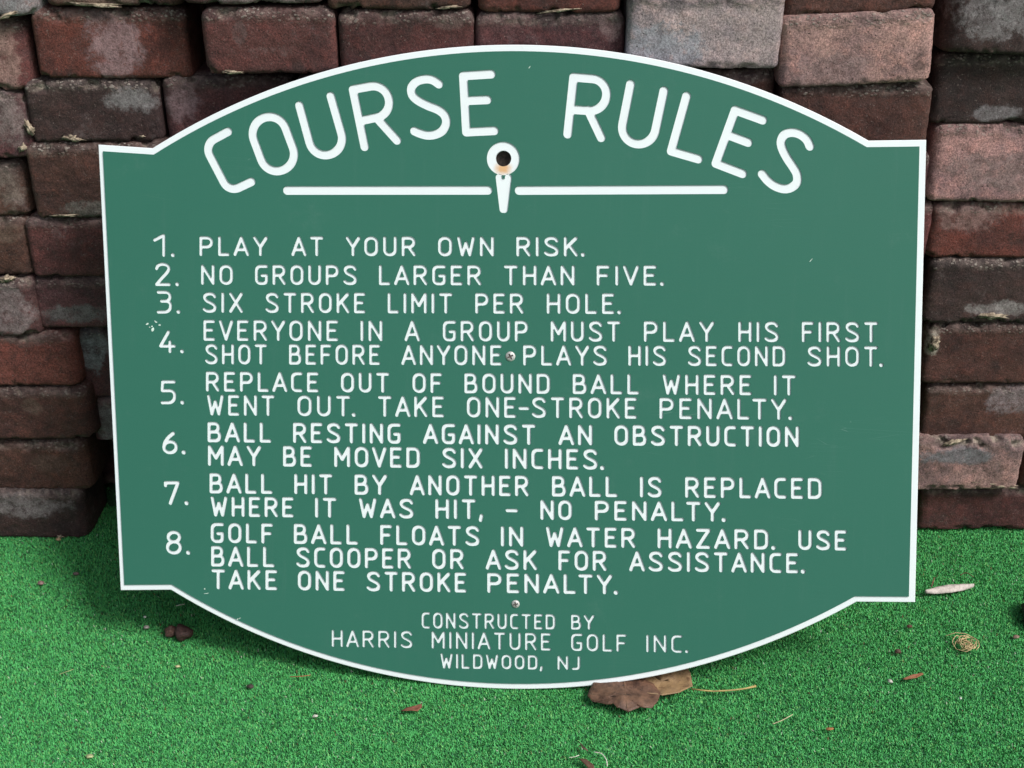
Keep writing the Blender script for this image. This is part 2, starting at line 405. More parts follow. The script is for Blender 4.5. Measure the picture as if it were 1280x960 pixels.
# second column
brick(50, 223, -66, 8, 'brown', 0.006, (120, 2, 60, 6), (0.3, 0.2, 0.16), chips=1.8)
brick(41, 235, 10, 99, 'red', 0.0, (142, 56, 38, 44), (0.43, 0.28, 0.29), crumb=.9, rv=.009)
brick(33, 201, 98, 178, 'dark', 0.0, (166, 124, 34, 16), (0.36, 0.34, 0.34), crumb=1.0, rv=.008, chips=1.4)
brick(204, 372, 94, 180, 'purple', 0.002, (228, 126, 24, 24), (0.34, 0.23, 0.24), crumb=.7)
brick(36, 205, 178, 273, 'brown', 0.004, (150, 262, 90, 12), (0.22, 0.2, 0.18), crumb=1.2, rv=.009)
brick(34, 205, 270, 347, 'maroon', 0.002, (60, 278, 20, 8), (0.17, 0.1, 0.1), crumb=.4, rv=.009)
brick(43, 212, 345, 411, 'purple', 0.0, (100, 392, 52, 11), (0.24, 0.22, 0.22), crumb=.6, rv=.009)
brick(94, 262, 411, 497, 'purple', -0.024, (112, 430, 24, 36), (0.34, 0.35, 0.37), crumb=.9, rv=.012)
brick(113, 285, 496, 553, 'purple', -0.026, (130, 528, 20, 30), (0.3, 0.28, 0.28), crumb=.6, rv=.012)
brick(150, 325, 553, 610, 'dark', -0.06, crumb=.3)
brick(146, 322, 610, 662, 'dark', -0.06, crumb=.3)
# top row, behind the head of the sign
FM = 0.040
brick(222, 402, -78, 6, 'purple', FM, (330, -6, 90, 14), (0.42, 0.31, 0.31), chips=1.3, crumb=.7)
brick(405, 588, -74, 12, 'brown', FM, None, crumb=.8, chips=1.5)
brick(597, 778, -70, 17, 'red', FM, None, crumb=.8, chips=1.5)
brick(253, 420, 9, 93, 'maroon', FM, (300, 40, 9, 12), (0.17, 0.1, 0.095), crumb=1.0, chips=1.2, rv=.009)
brick(423, 593, 13, 96, 'maroon', FM, (560, 28, 20, 8), (0.2, 0.12, 0.11), crumb=.8, rv=.009, vary=.2)
brick(594, 781, 14, 98, 'purple', FM, (764, 32, 14, 15), (0.3, 0.2, 0.2), crumb=.4, rv=.009)
brick(784, 978, -8, 86, 'pale', 0.058, (820, 66, 58, 32), (0.40, 0.41, 0.46), crumb=.5, rv=.008, rt=.007, chips=.5, tilt=D(.6))
brick(786, 972, -92, -9, 'brown', 0.05, None)
brick(978, 1170, 16, 108, 'rose', 0.058, (1040, 90, 60, 24), (0.4, 0.27, 0.26), crumb=.9, rv=.012, rt=.010, chips=.6, tilt=D(-3.0))
brick(985, 1178, -72, 18, 'brown', 0.05, None, crumb=.3, tilt=D(-3.2), rv=.014)
brick(790, 968, 87, 170, 'brown', 0.04, (930, 100, 24, 10), (0.25, 0.17, 0.17), crumb=.8)
brick(972, 1163, 104, 196, 'brown', 0.05, None, crumb=1.4, chips=.8, rt=.010, rv=.009)
# right-hand column
brick(1188, 1380, -48, 69, 'dark', 0.022, (1275, 8, 88, 42), (0.36, 0.33, 0.335), wide='r', rv=.026, crumb=.3, chips=.5)
brick(1167, 1360, 66, 156, 'dark', 0.0, (1245, 142, 36, 10), (0.32, 0.29, 0.3), wide='r', rv=.013, crumb=.9)
brick(1163, 1356, 156, 254, 'rose', 0.004, (1260, 215, 90, 24), (0.38, 0.265, 0.255), wide='r', rv=.014, crumb=.8, tilt=D(.6), vary=.02)
brick(1162, 1355, 252, 323, 'red', 0.0, (1205, 272, 46, 19), (0.38, 0.23, 0.21), wide='r', rv=.012, crumb=.7)
brick(1158, 1351, 322, 405, 'dark', 0.002, (1250, 386, 40, 10), (0.42, 0.38, 0.37), wide='r', rv=.012, crumb=1.4, chips=1.2)
brick(1156, 1349, 403, 481, 'brown', 0.0, (1166, 428, 10, 18), (0.5, 0.46, 0.38), wide='r', rv=.010, crumb=1.5)
brick(1154, 1347, 480, 549, 'brown', -0.002, (1262, 500, 32, 20), (0.36, 0.29, 0.3), wide='r', rv=.010, crumb=.6)
brick(1140, 1279, 547, 613, 'pinkgrey', 0.014, (1200, 570, 52, 12), (0.26, 0.26, 0.28), rv=.010, crumb=.6, chips=1.8, amp=1.5)
brick(1150, 1343, 607, 663, 'maroon', -0.004, None, wide='r', rv=.012, crumb=.2)
brick(1282, 1475, 547, 611, 'brown', 0.0, None)
# bricks hidden behind the board and just outside the frame, in the same courses
def filler(xa, xb, z0, z1, fwd, tone, coarse=True):
    nbrick[0] += 1; s = nbrick[0]
    me = brick_mesh('brick', xb-xa, 0.11, z1-z0, s, fine=0.009)
    o = obj('brick', me, M_BRICK, wall, ((xa+xb)/2, -fwd+random.uniform(-.003, .003), z0)); style(o, tone, s)
tn = ['maroon', 'dark', 'brown', 'purple', 'brown', 'maroon', 'red']
rr = random.Random(5)
def course(xa, xb, z0, z1, fwd):
    x = xa
    while x < xb-0.06:
        x2 = x+0.188 if xb-x > 0.3 else xb
        filler(x+0.002, x2-0.002, z0, z1-0.0015, fwd, rr.choice(tn)); x = x2
zt = on_wall(500, 97, WALL_Y-FM).z
nrow = 8; hz = zt/nrow
for r in range(nrow):                     # behind the board
    zc = r*hz
    xl = on_wall(330, 480, WALL_Y).x if r > 2 else on_wall(326, 600, WALL_Y).x
    if r == nrow-1: xl = on_wall(376, 140, WALL_Y).x
    if r in (3, 4, 5, 6): xl = on_wall(290 if r == 3 else (270 if r == 4 else 214), 400, WALL_Y).x+.004
    xr = on_wall(1148, 400, WALL_Y).x if r < 6 else on_wall(785, 130, WALL_Y-.04).x
    course(xl + (r % 2)*0.0, xr, zc, zc+hz, FM*.9 if r > 5 else 0.0)
zr = on_wall(1060, 196, WALL_Y-.05).z
for zc, zd in ((6*hz, zr),):
    if zd-zc > .03: course(on_wall(785, 130, WALL_Y-.04).x+.004, on_wall(1160, 180, WALL_Y).x, zc, zd, 0.03)
ztop = on_wall(600, -74, WALL_Y-FM).z+0.004
for r in range(3): course(-0.95 + .09*(r % 2), 1.1, ztop+r*.086+.012, ztop+(r+1)*.086+.012, 0.02)
for r in range(10):
    course(-1.3, on_wall(-100, 400, WALL_Y).x-.02, r*.0865, (r+1)*.0865, 0.0)
    course(on_wall(1400, 400, WALL_Y).x+.03, 1.3, r*.0865, (r+1)*.0865, 0.0)
# the second wythe closes the wall behind the open joints
back_me = brick_mesh('brick', 0.19, 0.10, 0.085, 999, fine=0.02)
for r in range(13):
    for c in range(14):
        o = obj('brick', back_me, M_BRICK, wall, (-1.25+c*.195+.09*(r % 2), 0.125, r*.086)); style(o, rr.choice(tn[:4]), r*20+c)

# mortar scraps clinging to the bricks
mort = 0
def mortar(px, py, wpx, hpx, fwd=0.0, out=0.004, ang=0.0, seed=1, col=None):
    p = on_wall(px, py, WALL_Y-fwd); s = (p.y*cP + (CAM_H-p.z)*sP)/F_PX
    r = random.Random(seed); bm = bmesh.new(); bmesh.ops.create_icosphere(bm, subdivisions=3, radius=1)
    off = Vector((r.uniform(-9, 9), seed, 0))
    for v in bm.verts:
        k = .8+.9*noise.noise(v.co*2.2+off)+.6*noise.noise(v.co*5+off)
        v.co = Vector((v.co.x*wpx*s/2*k, v.co.y*out*.6*k, v.co.z*hpx*.9*s/2*k))
    me = bpy.data.meshes.new('mortar_scrap'); bm.to_mesh(me); bm.free(); me.shade_smooth()
    obj('mortar_scrap', me, M_MORTAR, wall, (p.x, p.y-WALL_Y, p.z), (0, ang, 0))
for i, a in enumerate([(92, 173, 26, 9, 0, .006, .1), (37, 160, 9, 22, .002, .006, -.5), (28, 185, 14, 9, .004, .005, -.7), (120, 6, 60, 5, .006, .004, .05),
                       (8, 349, 24, 8, .006, .007, -.2), (82, 269, 40, 4, .004, .003, 0), (290, 90, 24, 5, FM, .004, 0), (560, 9, 30, 4, FM, .004, -.1),
                       (700, 13, 50, 4, FM, .003, -.1), (6, 20, 40, 7, .012, .005, -.3),
                       (1168, 430, 13, 24, .001, .005, .2), (1250, 607, 40, 7, .012, .005, .1), (1205, 602, 60, 4, .012, .004, .05), (1190, 553, 24, 8, .014, .003, -.3), (75, 670, 8, 5, .012, .004, 0),
                       (1240, 395, 40, 10, .003, .0025, .0), (178, 170, 10, 4, 0, .003, 0)]):
    mortar(*a, seed=i+1)

# ================================================================== THE SIGN
n_cam = Vector((-0.0625615, -0.11595472, 0.99128228)); T_cam = Vector((-0.00688303, 0.01196019, -1.51937117))
def c2w(v): return Vector((v.x, sP*v.y - cP*v.z, cP*v.y + sP*v.z))
SN = c2w(n_cam).normalized()
SO = c2w(T_cam) + Vector((0, 0, CAM_H))            # centre of the board's front
SX = Vector((0, 0, 1)).cross(SN).normalized(); SY = SN.cross(SX).normalized()
def on_sign(px, py):
    d = ray(px, py); o = Vector((0, 0, CAM_H))
    t = (SO-o).dot(SN)/d.dot(SN); q = o+d*t-SO
    return Vector((q.dot(SX), q.dot(SY)))
base_px = on_sign(635, 860)
sign = empty('rules_sign'); sign.matrix_world = Matrix.Translation(SO) @ Matrix((SX, SY, SN)).transposed().to_4x4()
tag(sign, 'green routed plastic COURSE RULES board leaning against the brick wall', 'sign')
S = 1/1015.0                                        # metres per pixel on the board

def arcpts(a, b, apex, n=72):
    """circular arc through a, apex, b (2D board coordinates)"""
    ax, ay = a; bx, by = apex; cx, cy = b
    d = 2*(ax*(by-cy)+bx*(cy-ay)+cx*(ay-by))
    ux = ((ax*ax+ay*ay)*(by-cy)+(bx*bx+by*by)*(cy-ay)+(cx*cx+cy*cy)*(ay-by))/d
    uy = ((ax*ax+ay*ay)*(cx-bx)+(bx*bx+by*by)*(ax-cx)+(cx*cx+cy*cy)*(bx-ax))/d
    r = math.hypot(ax-ux, ay-uy); t0 = math.atan2(ay-uy, ax-ux); t1 = math.atan2(cy-uy, cx-ux)
    tm = math.atan2(by-uy, bx-ux)
    def norm(t, ref):
        while t < ref-math.pi: t += 2*math.pi
        while t > ref+math.pi: t -= 2*math.pi
        return t
    t0 = norm(t0, tm); t1 = norm(t1, tm)
    return [Vector((ux+r*math.cos(t0+(t1-t0)*i/n), uy+r*math.sin(t0+(t1-t0)*i/n))) for i in range(n+1)]
P_ = on_sign
outer = [P_(122, 180.5)] + arcpts(P_(190, 185), P_(1086, 175.5), P_(612, 56)) + [P_(1158.5, 174.5), P_(1144.5, 753.5)] \
    + arcpts(P_(1071, 753), P_(213, 738), P_(640, 862)) + [P_(150, 738.5)]        # clockwise seen from the front
na = 73
wl, wr, wt = 0.0062, 0.0082, 0.0078
edge_w = []
m = len(outer)
for i in range(m):
    a, b = outer[i], outer[(i+1) % m]; dx, dy = b.x-a.x, b.y-a.y
    edge_w.append((wr if dy < 0 and abs(dy) > abs(dx)*3 else wl if dy > 0 and abs(dy) > abs(dx)*3 else wt))
inner = []
for i in range(m):
    a, b, c = outer[i-1], outer[i], outer[(i+1) % m]
    d1 = (b-a).normalized(); d2 = (c-b).normalized()
    n1 = Vector((d1.y, -d1.x)); n2 = Vector((d2.y, -d2.x))             # inward for a clockwise outline
    w1, w2 = edge_w[i-1], edge_w[i]
    det = n1.x*n2.y-n1.y*n2.x
    if abs(det) < 0.02: q = b + (n1+n2).normalized()*((w1+w2)/2)
    else:
        r1 = w1 + n1.dot(b); r2 = w2 + n2.dot(b); q = Vector(((r1*n2.y-r2*n1.y)/det, (n1.x*r2-n2.x*r1)/det))
    inner.append(q)

# ---- a single-stroke routed alphabet: (points, corner radius) in units of cap height, plus width
def fillet(pts, r, closed=False, steps=6):
    pts = [Vector(p) for p in pts]; n = len(pts); out = []
    rng = range(n)
    for i in rng:
        if not closed and i in (0, n-1): out.append(pts[i]); continue
        a, b, c = pts[i-1], pts[i], pts[(i+1) % n]
        rr_ = r[i] if isinstance(r, (list, tuple)) else r
        if rr_ <= 1e-9: out.append(b); continue
        u = (a-b); v = (c-b); lu, lv = u.length, v.length; u.normalize(); v.normalize()
        ang = math.acos(max(-1, min(1, u.dot(v)))); t = rr_/math.tan(ang/2)
        mx = min(lu*(.5 if (closed or i-1 > 0) else .98), lv*(.5 if (closed or i+1 < n-1) else .98))
        t = min(t, mx); rr2 = t*math.tan(ang/2)
        p1, p2 = b+u*t, b+v*t; ctr = b + (u+v).normalized()*(rr2/math.sin(ang/2))
        a1 = math.atan2(p1.y-ctr.y, p1.x-ctr.x); a2 = math.atan2(p2.y-ctr.y, p2.x-ctr.x)
        while a2-a1 > math.pi: a2 -= 2*math.pi
        while a2-a1 < -math.pi: a2 += 2*math.pi
        for k in range(steps+1):
            tt = a1+(a2-a1)*k/steps; out.append(Vector((ctr.x+rr2*math.cos(tt), ctr.y+rr2*math.sin(tt))))
    if closed: out.append(out[0].copy())
    return out
def spline(pts, steps=4):
    p = [Vector(q) for q in pts]; p = [p[0]*2-p[1]]+p+[p[-1]*2-p[-2]]; out = []
    for i in range(1, len(p)-2):
        for k in range(steps):
            t = k/steps
            out.append(0.5*((2*p[i])+(p[i+1]-p[i-1])*t+(2*p[i-1]-5*p[i]+4*p[i+1]-p[i+2])*t*t+(3*p[i]-p[i-1]-3*p[i+1]+p[i+2])*t**3))
    out.append(p[-2]); return out
SPT = lambda w_: spline([(w_*.97, .84), (w_*.8, .965), (w_*.47, 1), (w_*.15, .93), (w_*.04, .78), (w_*.2, .61), (w_*.52, .5), (w_*.85, .38), (w_, .22), (w_*.86, .05), (w_*.5, 0), (w_*.2, .03), (0, .12)])
GL = {}
def gl(ch, w_, *strokes): GL[ch] = (w_, [list(s) for s in strokes])
f_ = fillet
gl('A', .72, f_([(0, 0), (.36, 1), (.72, 0)], 0), [Vector((.11, .3)), Vector((.61, .3))])
gl('B', .60, f_([(0, 0), (0, 1), (.52, 1), (.52, .52), (0, .52)], [0, 0, .2, .22, 0]), f_([(.3, .52), (.6, .52), (.6, 0), (0, 0)], [0, .22, .22, 0]))
gl('C', .50, f_([(.5, 1), (0, 1), (0, 0), (.5, 0)], .24))
gl('D', .60, f_([(0, 0), (0, 1), (.6, 1), (.6, 0), (0, 0)], [0, 0, .26, .26, 0]))
gl('E', .50, f_([(.5, 1), (0, 1), (0, 0), (.5, 0)], 0), [Vector((0, .52)), Vector((.4, .52))])
gl('F', .50, f_([(.5, 1), (0, 1), (0, 0)], 0), [Vector((0, .5)), Vector((.42, .5))])
gl('G', .60, f_([(.6, 1), (0, 1), (0, 0), (.6, 0), (.6, .46), (.34, .46)], [0, .24, .24, .18, 0, 0]))
gl('H', .60, [Vector((0, 0)), Vector((0, 1))], [Vector((.6, 0)), Vector((.6, 1))], [Vector((0, .5)), Vector((.6, .5))])
gl('I', .0, [Vector((0, 0)), Vector((0, 1))])
gl('J', .42, f_([(.42, 1), (.42, 0), (0, 0)], .2))
gl('K', .60, [Vector((0, 0)), Vector((0, 1))], [Vector((.58, 1)), Vector((0, .38))], [Vector((.2, .58)), Vector((.6, 0))])
gl('L', .48, f_([(0, 1), (0, 0), (.48, 0)], 0))
gl('M', .74, f_([(0, 0), (0, 1), (.37, .36), (.74, 1), (.74, 0)], 0))
gl('N', .62, f_([(0, 0), (0, 1), (.62, 0), (.62, 1)], 0))
gl('O', .62, f_([(0, 0), (0, 1), (.62, 1), (.62, 0)], .3, True))
gl('P', .60, f_([(0, 0), (0, 1), (.6, 1), (.6, .46), (0, .46)], [0, 0, .26, .26, 0]))
gl('R', .62, f_([(0, 0), (0, 1), (.6, 1), (.6, .48), (0, .48)], [0, 0, .25, .25, 0]), [Vector((.3, .48)), Vector((.62, 0))])
gl('S', .64, SPT(.64))
gl('T', .60, [Vector((0, 1)), Vector((.6, 1))], [Vector((.3, 1)), Vector((.3, 0))])
gl('U', .60, f_([(0, 1), (0, 0), (.6, 0), (.6, 1)], .28))
gl('V', .66, f_([(0, 1), (.33, 0), (.66, 1)], 0))
gl('W', .82, f_([(0, 1), (.2, 0), (.41, .7), (.62, 0), (.82, 1)], 0))
gl('X', .64, [Vector((0, 1)), Vector((.64, 0))], [Vector((.64, 1)), Vector((0, 0))])
gl('Y', .66, f_([(0, 1), (.33, .46), (.66, 1)], 0), [Vector((.33, .46)), Vector((.33, 0))])
gl('Z', .60, f_([(0, 1), (.6, 1), (0, 0), (.6, 0)], 0))
gl('.', .0, [Vector((0, 0.01)), Vector((0.002, 0.01))])
gl(',', .06, [Vector((.06, .12)), Vector((0, -.16))])
gl('-', .44, [Vector((0, .44)), Vector((.44, .44))])
gl('1', .34, f_([(0, .76), (.34, 1), (.34, 0)], 0))
gl('2', .54, spline([(.0, .78), (.07, .93), (.26, 1), (.46, .93), (.52, .76), (.42, .55), (.22, .3), (0, 0)]), [Vector((0, 0)), Vector((.54, 0))])
gl('3', .52, f_([(0, 1), (.5, 1), (.5, .55), (.14, .55)], [0, .2, .2, 0]), f_([(.14, .55), (.52, .55), (.52, 0), (0, 0)], [0, .2, .25, 0]))
gl('4', .62, f_([(.36, 1), (0, .28), (.62, .28)], 0), [Vector((.42, .5)), Vector((.42, 0))])
gl('5', .54, f_([(.52, 1), (.02, 1), (.0, .58), (.54, .58), (.54, 0), (0, 0)], [0, 0, 0, .22, .27, 0]))
gl('6', .54, spline([(.42, 1), (.2, .78), (.04, .5), (0, .27)]), f_([(0, .56), (0, 0), (.54, 0), (.54, .56)], .26, True))
gl('7', .54, f_([(0, .86), (0, 1), (.52, 1), (.2, 0)], [0, 0, 0, 0]))
gl('8', .54, f_([(.03, .54), (.03, 1), (.51, 1), (.51, .54)], .23, True), f_([(0, 0), (0, .54), (.54, .54), (.54, 0)], .26, True))

def capsule(a, b, r, seg=7):
    d = (b-a); t = math.atan2(d.y, d.x) if d.length > 1e-9 else 0.0; out = []
    for k in range(seg+1): an = t-math.pi/2+math.pi*k/seg; out.append(Vector((b.x+r*math.cos(an), b.y+r*math.sin(an))))
    for k in range(seg+1): an = t+math.pi/2+math.pi*k/seg; out.append(Vector((a.x+r*math.cos(an), a.y+r*math.sin(an))))
    return out
def area2(p): return sum(p[i-1].cross(p[i]) for i in range(len(p)))
def ccw(p): return list(p) if area2(p) > 0 else list(p)[::-1]
def union(polys):
    """union of convex outlines -> (verts, tris, boundary loops); ccw loops are outer, cw loops are holes"""
    vs = []; fs = []
    for p in polys: p = ccw(p); fs.append(list(range(len(vs), len(vs)+len(p)))); vs += p
    ctr = sum(vs, Vector((0, 0)))/len(vs)                 # solve in millimetres about the middle: single precision
    V, E, F, ov, oe, of = delaunay_2d_cdt([(p-ctr)*1000 for p in vs], [], fs, 0, 1e-3)
    V = [p/1000+ctr for p in V]
    T = [tuple(f) for f, o_ in zip(F, of) if o_]
    T = [t if (V[t[1]]-V[t[0]]).cross(V[t[2]]-V[t[0]]) > 0 else t[::-1] for t in T]
    cnt = set()
    for t in T:
        for i in range(3): cnt.add((t[i], t[(i+1) % 3]))
    nxt = {}
    for a, b in cnt:
        if (b, a) not in cnt: nxt.setdefault(a, []).append(b)
    loops = []
    while nxt:
        s = next(iter(nxt)); loop = [s]; cur = s
        while True:
            l = nxt[cur]; b = l.pop()
            if not l: del nxt[cur]
            if b == s: break
            loop.append(b); cur = b
        loops.append(loop)
    return V, T, loops
GDEPTH = 0.0015
cuts = []                                            # loops cut out of the green cap
def groove(name, polys, mat, parent=None,  label=None, depth=GDEPTH, origin=None, holes=None):
    """routed groove: white floor as its own part; its outline is cut out of the green cap"""
    items = polys
    V, T, loops = union(items)
    for lp in loops:
        pts = [V[i].copy() for i in lp]
        area = sum(pts[i-1].cross(pts[i]) for i in range(len(pts)))/2
        if abs(area) < 1e-8: continue
        cuts.append((ccw(pts), area < 0))
    org = origin or Vector((0, 0))
    me = mesh(name, [(p.x-org.x, p.y-org.y, 0) for p in V], T)
    o = obj(name, me, mat, parent or sign, (org.x, org.y, -depth))
    if label: o['label'] = label
    return o
def stroke_polys(strokes, r, seg=7):
    out = []
    for s in strokes:
        for a, b in zip(s[:-1], s[1:]):
            if (b-a).length > 1e-7 or len(s) == 2: out.append(capsule(a, b, r, seg))
    return out

# ---- title letters, traced as centre lines of the router bit
RT = 5.35*S
def tp(off, sc, pts): return [P_(off[0]+x/sc, off[1]+y/sc) for x, y in pts]
def title(off, sc, *strokes):
    pol = []
    for kind, pts, r in strokes:
        q = tp(off, sc, pts)
        if kind == 'f': q = fillet(q, [v/sc*S for v in r] if isinstance(r, list) else r/sc*S, steps=9)
        elif kind == 'c': q = fillet(q, r/sc*S, True, steps=9)
        elif kind == 's': q = spline(q, 5)
        pol += stroke_polys([q], RT, 9)
    groove('letter', pol, M_WHITE)
A1, A2, A3, A4, A5, A6 = (240, 80), (360, 70), (480, 70), (690, 70), (810, 90), (900, 120)
title(A1, 5.333, ('f', [(240, 450), (80, 536), (246, 855), (395, 785)], 78))
ca, sa = math.cos(D(20.5)), math.sin(D(20.5))
def ob(u, v): return (542 + u*ca + v*sa, 532 - u*sa + v*ca)       # tilted with the arc
title(A1, 5.333, ('c', [ob(-113, -185), ob(113, -185), ob(113, 185), ob(-113, 185)], 111))
title(A2, 6, ('f', [(85, 370), (195, 771), (436, 704), (320, 300)], 122))
title(A2, 6, ('f', [(575, 680), (487, 250), (730, 206), (782, 436), (548, 485)], [0, 0, 116, 116, 0]), ('l', [(672, 470), (818, 632)], 0))
title(A3, 6, ('s', [(412, 210), (370, 182), (320, 172), (250, 188), (207, 235), (212, 290), (255, 333), (330, 372), (410, 405), (455, 445), (467, 500), (440, 558), (385, 588), (325, 594), (270, 580), (228, 562)], 0))
title(A3, 6, ('l', [(805, 135), (595, 148), (618, 570), (828, 560)], 0), ('l', [(608, 335), (775, 328)], 0))
title(A4, 6, ('f', [(118, 585), (163, 158), (424, 180), (394, 418), (142, 400)], [0, 0, 118, 116, 0]), ('l', [(272, 405), (370, 612)], 0))
title(A4, 6, ('f', [(590, 210), (506, 634), (751, 681), (840, 260)], 122))
title(A5, 6, ('l', [(290, 180), (175, 593), (378, 652)], 0))
title(A5, 6, ('l', [(862, 360), (655, 285), (510, 685), (710, 762)], 0), ('l', [(598, 470), (752, 528)], 0))
title(A6, 6.857, ('s', [(772, 430), (745, 375), (690, 330), (620, 312), (555, 330), (525, 385), (535, 450), (575, 530), (625, 605), (660, 670), (660, 740), (610, 785), (545, 795), (470, 770), (410, 725), (363, 668)], 0))
groove('underline', [capsule(P_(359, 238), P_(610, 237.8), 5.4*S, 9)], M_WHITE)
groove('underline', [capsule(P_(649, 238), P_(905, 236.8), 5.4*S, 9)], M_WHITE)

# golf ball and tee emblem round the hanging hole
HC = P_(629.2, 198); HR = 9.6*S
ring = [HC + Vector((math.cos(a), math.sin(a)))*20.3*S for a in [2*math.pi*i/56 for i in range(56)]]
hole = [HC + Vector((math.cos(a), math.sin(a)))*HR for a in [2*math.pi*i/32 for i in range(32)]]
cuts.append((ccw(ring), False))
def annulus(z):
    vs = ring+hole; V, E, F, ov, oe, of = delaunay_2d_cdt(vs, [], [list(range(56)), list(range(56, 88))], 0, 1e-7)
    T = [f for f, o_ in zip(F, of) if o_ == [0]]
    T = [t if (V[t[1]]-V[t[0]]).cross(V[t[2]]-V[t[0]]) > 0 else t[::-1] for t in T]
    return mesh('golf_ball', [(p.x-HC.x, p.y-HC.y, 0) for p in V], T)
obj('golf_ball', annulus(0), M_STAIN, sign, (HC.x, HC.y, -GDEPTH))
tee = stroke_polys([tp((560, 150), 6.4, [(409, 458), (440, 715)]), tp((560, 150), 6.4, [(483, 458), (452, 715)])], 4.3*S, 9)
tee += [tp((560, 150), 6.4, [(447, 462), (420, 500), (436, 715), (456, 715), (474, 500)])]
groove('golf_tee', tee, M_WHITE)

# ---- rows of rules: each word with its left and right edge as seen, row bottoms/tops at both ends
def row(x0, t0, b0, x1, t1, b1, words, sw, name='text_line', digit=False):
    r = sw/2
    line = empty(name); line.parent = sign
    if not digit: line['label'] = 'line of text reading ' + ' '.join(t for t, _, _ in words).replace(' - ', ' – ')
    for txt, xa, xb in words:
        gw = [GL[c][0] for c in txt]; H = (b0-t0)-sw
        ngap = len(txt)-1
        pitch = 0.45*H if not digit else .42*H
        def gapf(c1, c2):
            if c2 in '.,': return 0.62 if c1 in 'TY' and c2 == '.' else 0.8
            if 'A' in (c1, c2) or 'Y' in (c1, c2) or 'V' in (c1, c2): return 0.86
            if c1 == 'L' and c2 in 'TY': return 0.7
            if '-' in (c1, c2): return .72
            return 1.0
        gaps = [gapf(a, b)*pitch for a, b in zip(txt[:-1], txt[1:])]
        tot = sum(gw)*H + sum(gaps); span = (xb-xa)-sw
        k = span/tot if tot > 0 else 1.0
        x = xa+r
        for i, c in enumerate(txt):
            pol = []
            for st in GL[c][1]:
                q = []
                for p in st:
                    X = x+p.x*H*k; f = (X-x0)/(x1-x0)
                    top = t0+(t1-t0)*f+r; bot = b0+(b1-b0)*f-r
                    q.append(P_(X, bot+(top-bot)*p.y))
                rr2 = r*S*(1.3 if c == '.' else 1.0)
                pol += stroke_polys([q], rr2, 5)
            groove('full_stop' if c == '.' else 'comma' if c == ',' else 'dash' if c == '-' else 'digit' if c.isdigit() else 'letter', pol, M_WHITE, line)
            x += gw[i]*H*k + (gaps[i]*k if i < ngap else 0)
def num(n, xa, xb, t, b, sw):
    row(xa, t, b, xb, t, b, [(n+'.', xa, xb)], sw, 'numeral', True)
w1, w2, w3 = 4.2, 4.4, 4.8
num('1', 191, 218, 292, 321, w1); num('2', 193.5, 223.5, 328, 357.5, w1); num('3', 195.5, 225, 363, 392, w1); num('4', 198.5, 229.5, 412.5, 441.5, w1)
num('5', 200.5, 230, 475, 505.5, w2); num('6', 202.5, 232, 539, 568, w3); num('7', 204.5, 235.5, 601, 631.5, w3); num('8', 207, 237.5, 663, 693.5, w3)
row(249, 295, 320, 730, 295.5, 320.5, [('PLAY', 249, 335), ('AT', 364, 404.5), ('YOUR', 432, 520), ('OWN', 547.5, 618), ('RISK.', 645.5, 731)], w1)
row(251, 330.5, 356, 830, 331.5, 357, [('NO', 251, 291.5), ('GROUPS', 318.5, 446.5), ('LARGER', 473.5, 602), ('THAN', 630, 719), ('FIVE.', 746, 830)], w1)
row(253, 365, 391, 776, 366.5, 392.5, [('SIX', 253, 304), ('STROKE', 331.5, 457), ('LIMIT', 484.5, 566), ('PER', 594, 655), ('HOLE.', 683.5, 776.5)], w1)
row(254, 399.5, 426, 1098, 402, 428, [('EVERYONE', 254, 423), ('IN', 450.5, 478.5), ('A', 505.5, 525.5), ('GROUP', 553.5, 660.5), ('MUST', 688.5, 776), ('PLAY', 805, 893.5), ('HIS', 923, 974), ('FIRST', 1002.5, 1098)], w1)
row(256, 429.5, 455.5, 1104, 432.5, 458.5, [('SHOT', 256, 334), ('BEFORE', 361, 475.5), ('ANYONE', 501.5, 627.5), ('PLAYS', 654, 759.5), ('HIS', 785.5, 833.5), ('SECOND', 860, 982.5), ('SHOT.', 1009.5, 1104)], w1)
row(257, 464, 489.5, 995, 468.5, 494.5, [('REPLACE', 257, 398.5), ('OUT', 426, 487), ('OF', 515.5, 553), ('BOUND', 580.5, 688), ('BALL', 716, 799.5), ('WHERE', 828.5, 940), ('IT', 967.5, 995.5)], w2)
row(258, 493, 519.5, 990, 498, 525, [('WENT', 258.5, 343.5), ('OUT.', 371.5, 444.5), ('TAKE', 472.5, 555.5), ('ONE-STROKE', 583.5, 796.5), ('PENALTY.', 824.5, 990.5)], w2)
row(259, 527, 553, 999, 532.5, 559, [('BALL', 259, 339.5), ('RESTING', 366, 501.5), ('AGAINST', 528.5, 670), ('AN', 698, 741), ('OBSTRUCTION', 768, 999.5)], w3)
row(260, 556, 582.5, 755, 561, 587.5, [('MAY', 259.5, 327), ('BE', 353.5, 390.5), ('MOVED', 417.5, 525.5), ('SIX', 552.5, 604), ('INCHES.', 631, 755.5)], w3)
row(262, 591, 617, 1027, 597, 624, [('BALL', 261.5, 341), ('HIT', 367.5, 416), ('BY', 443, 484.5), ('ANOTHER', 512, 661.5), ('BALL', 690, 772.5), ('IS', 800, 828), ('REPLACED', 856.5, 1028)], w3)
row(263, 620, 646, 907, 627, 652.5, [('WHERE', 263, 367.5), ('IT', 393.5, 421), ('WAS', 448.5, 517.5), ('HIT,', 544, 604.5), ('-', 632, 648), ('NO', 675.5, 715.5), ('PENALTY.', 743.5, 907.5)], w3)
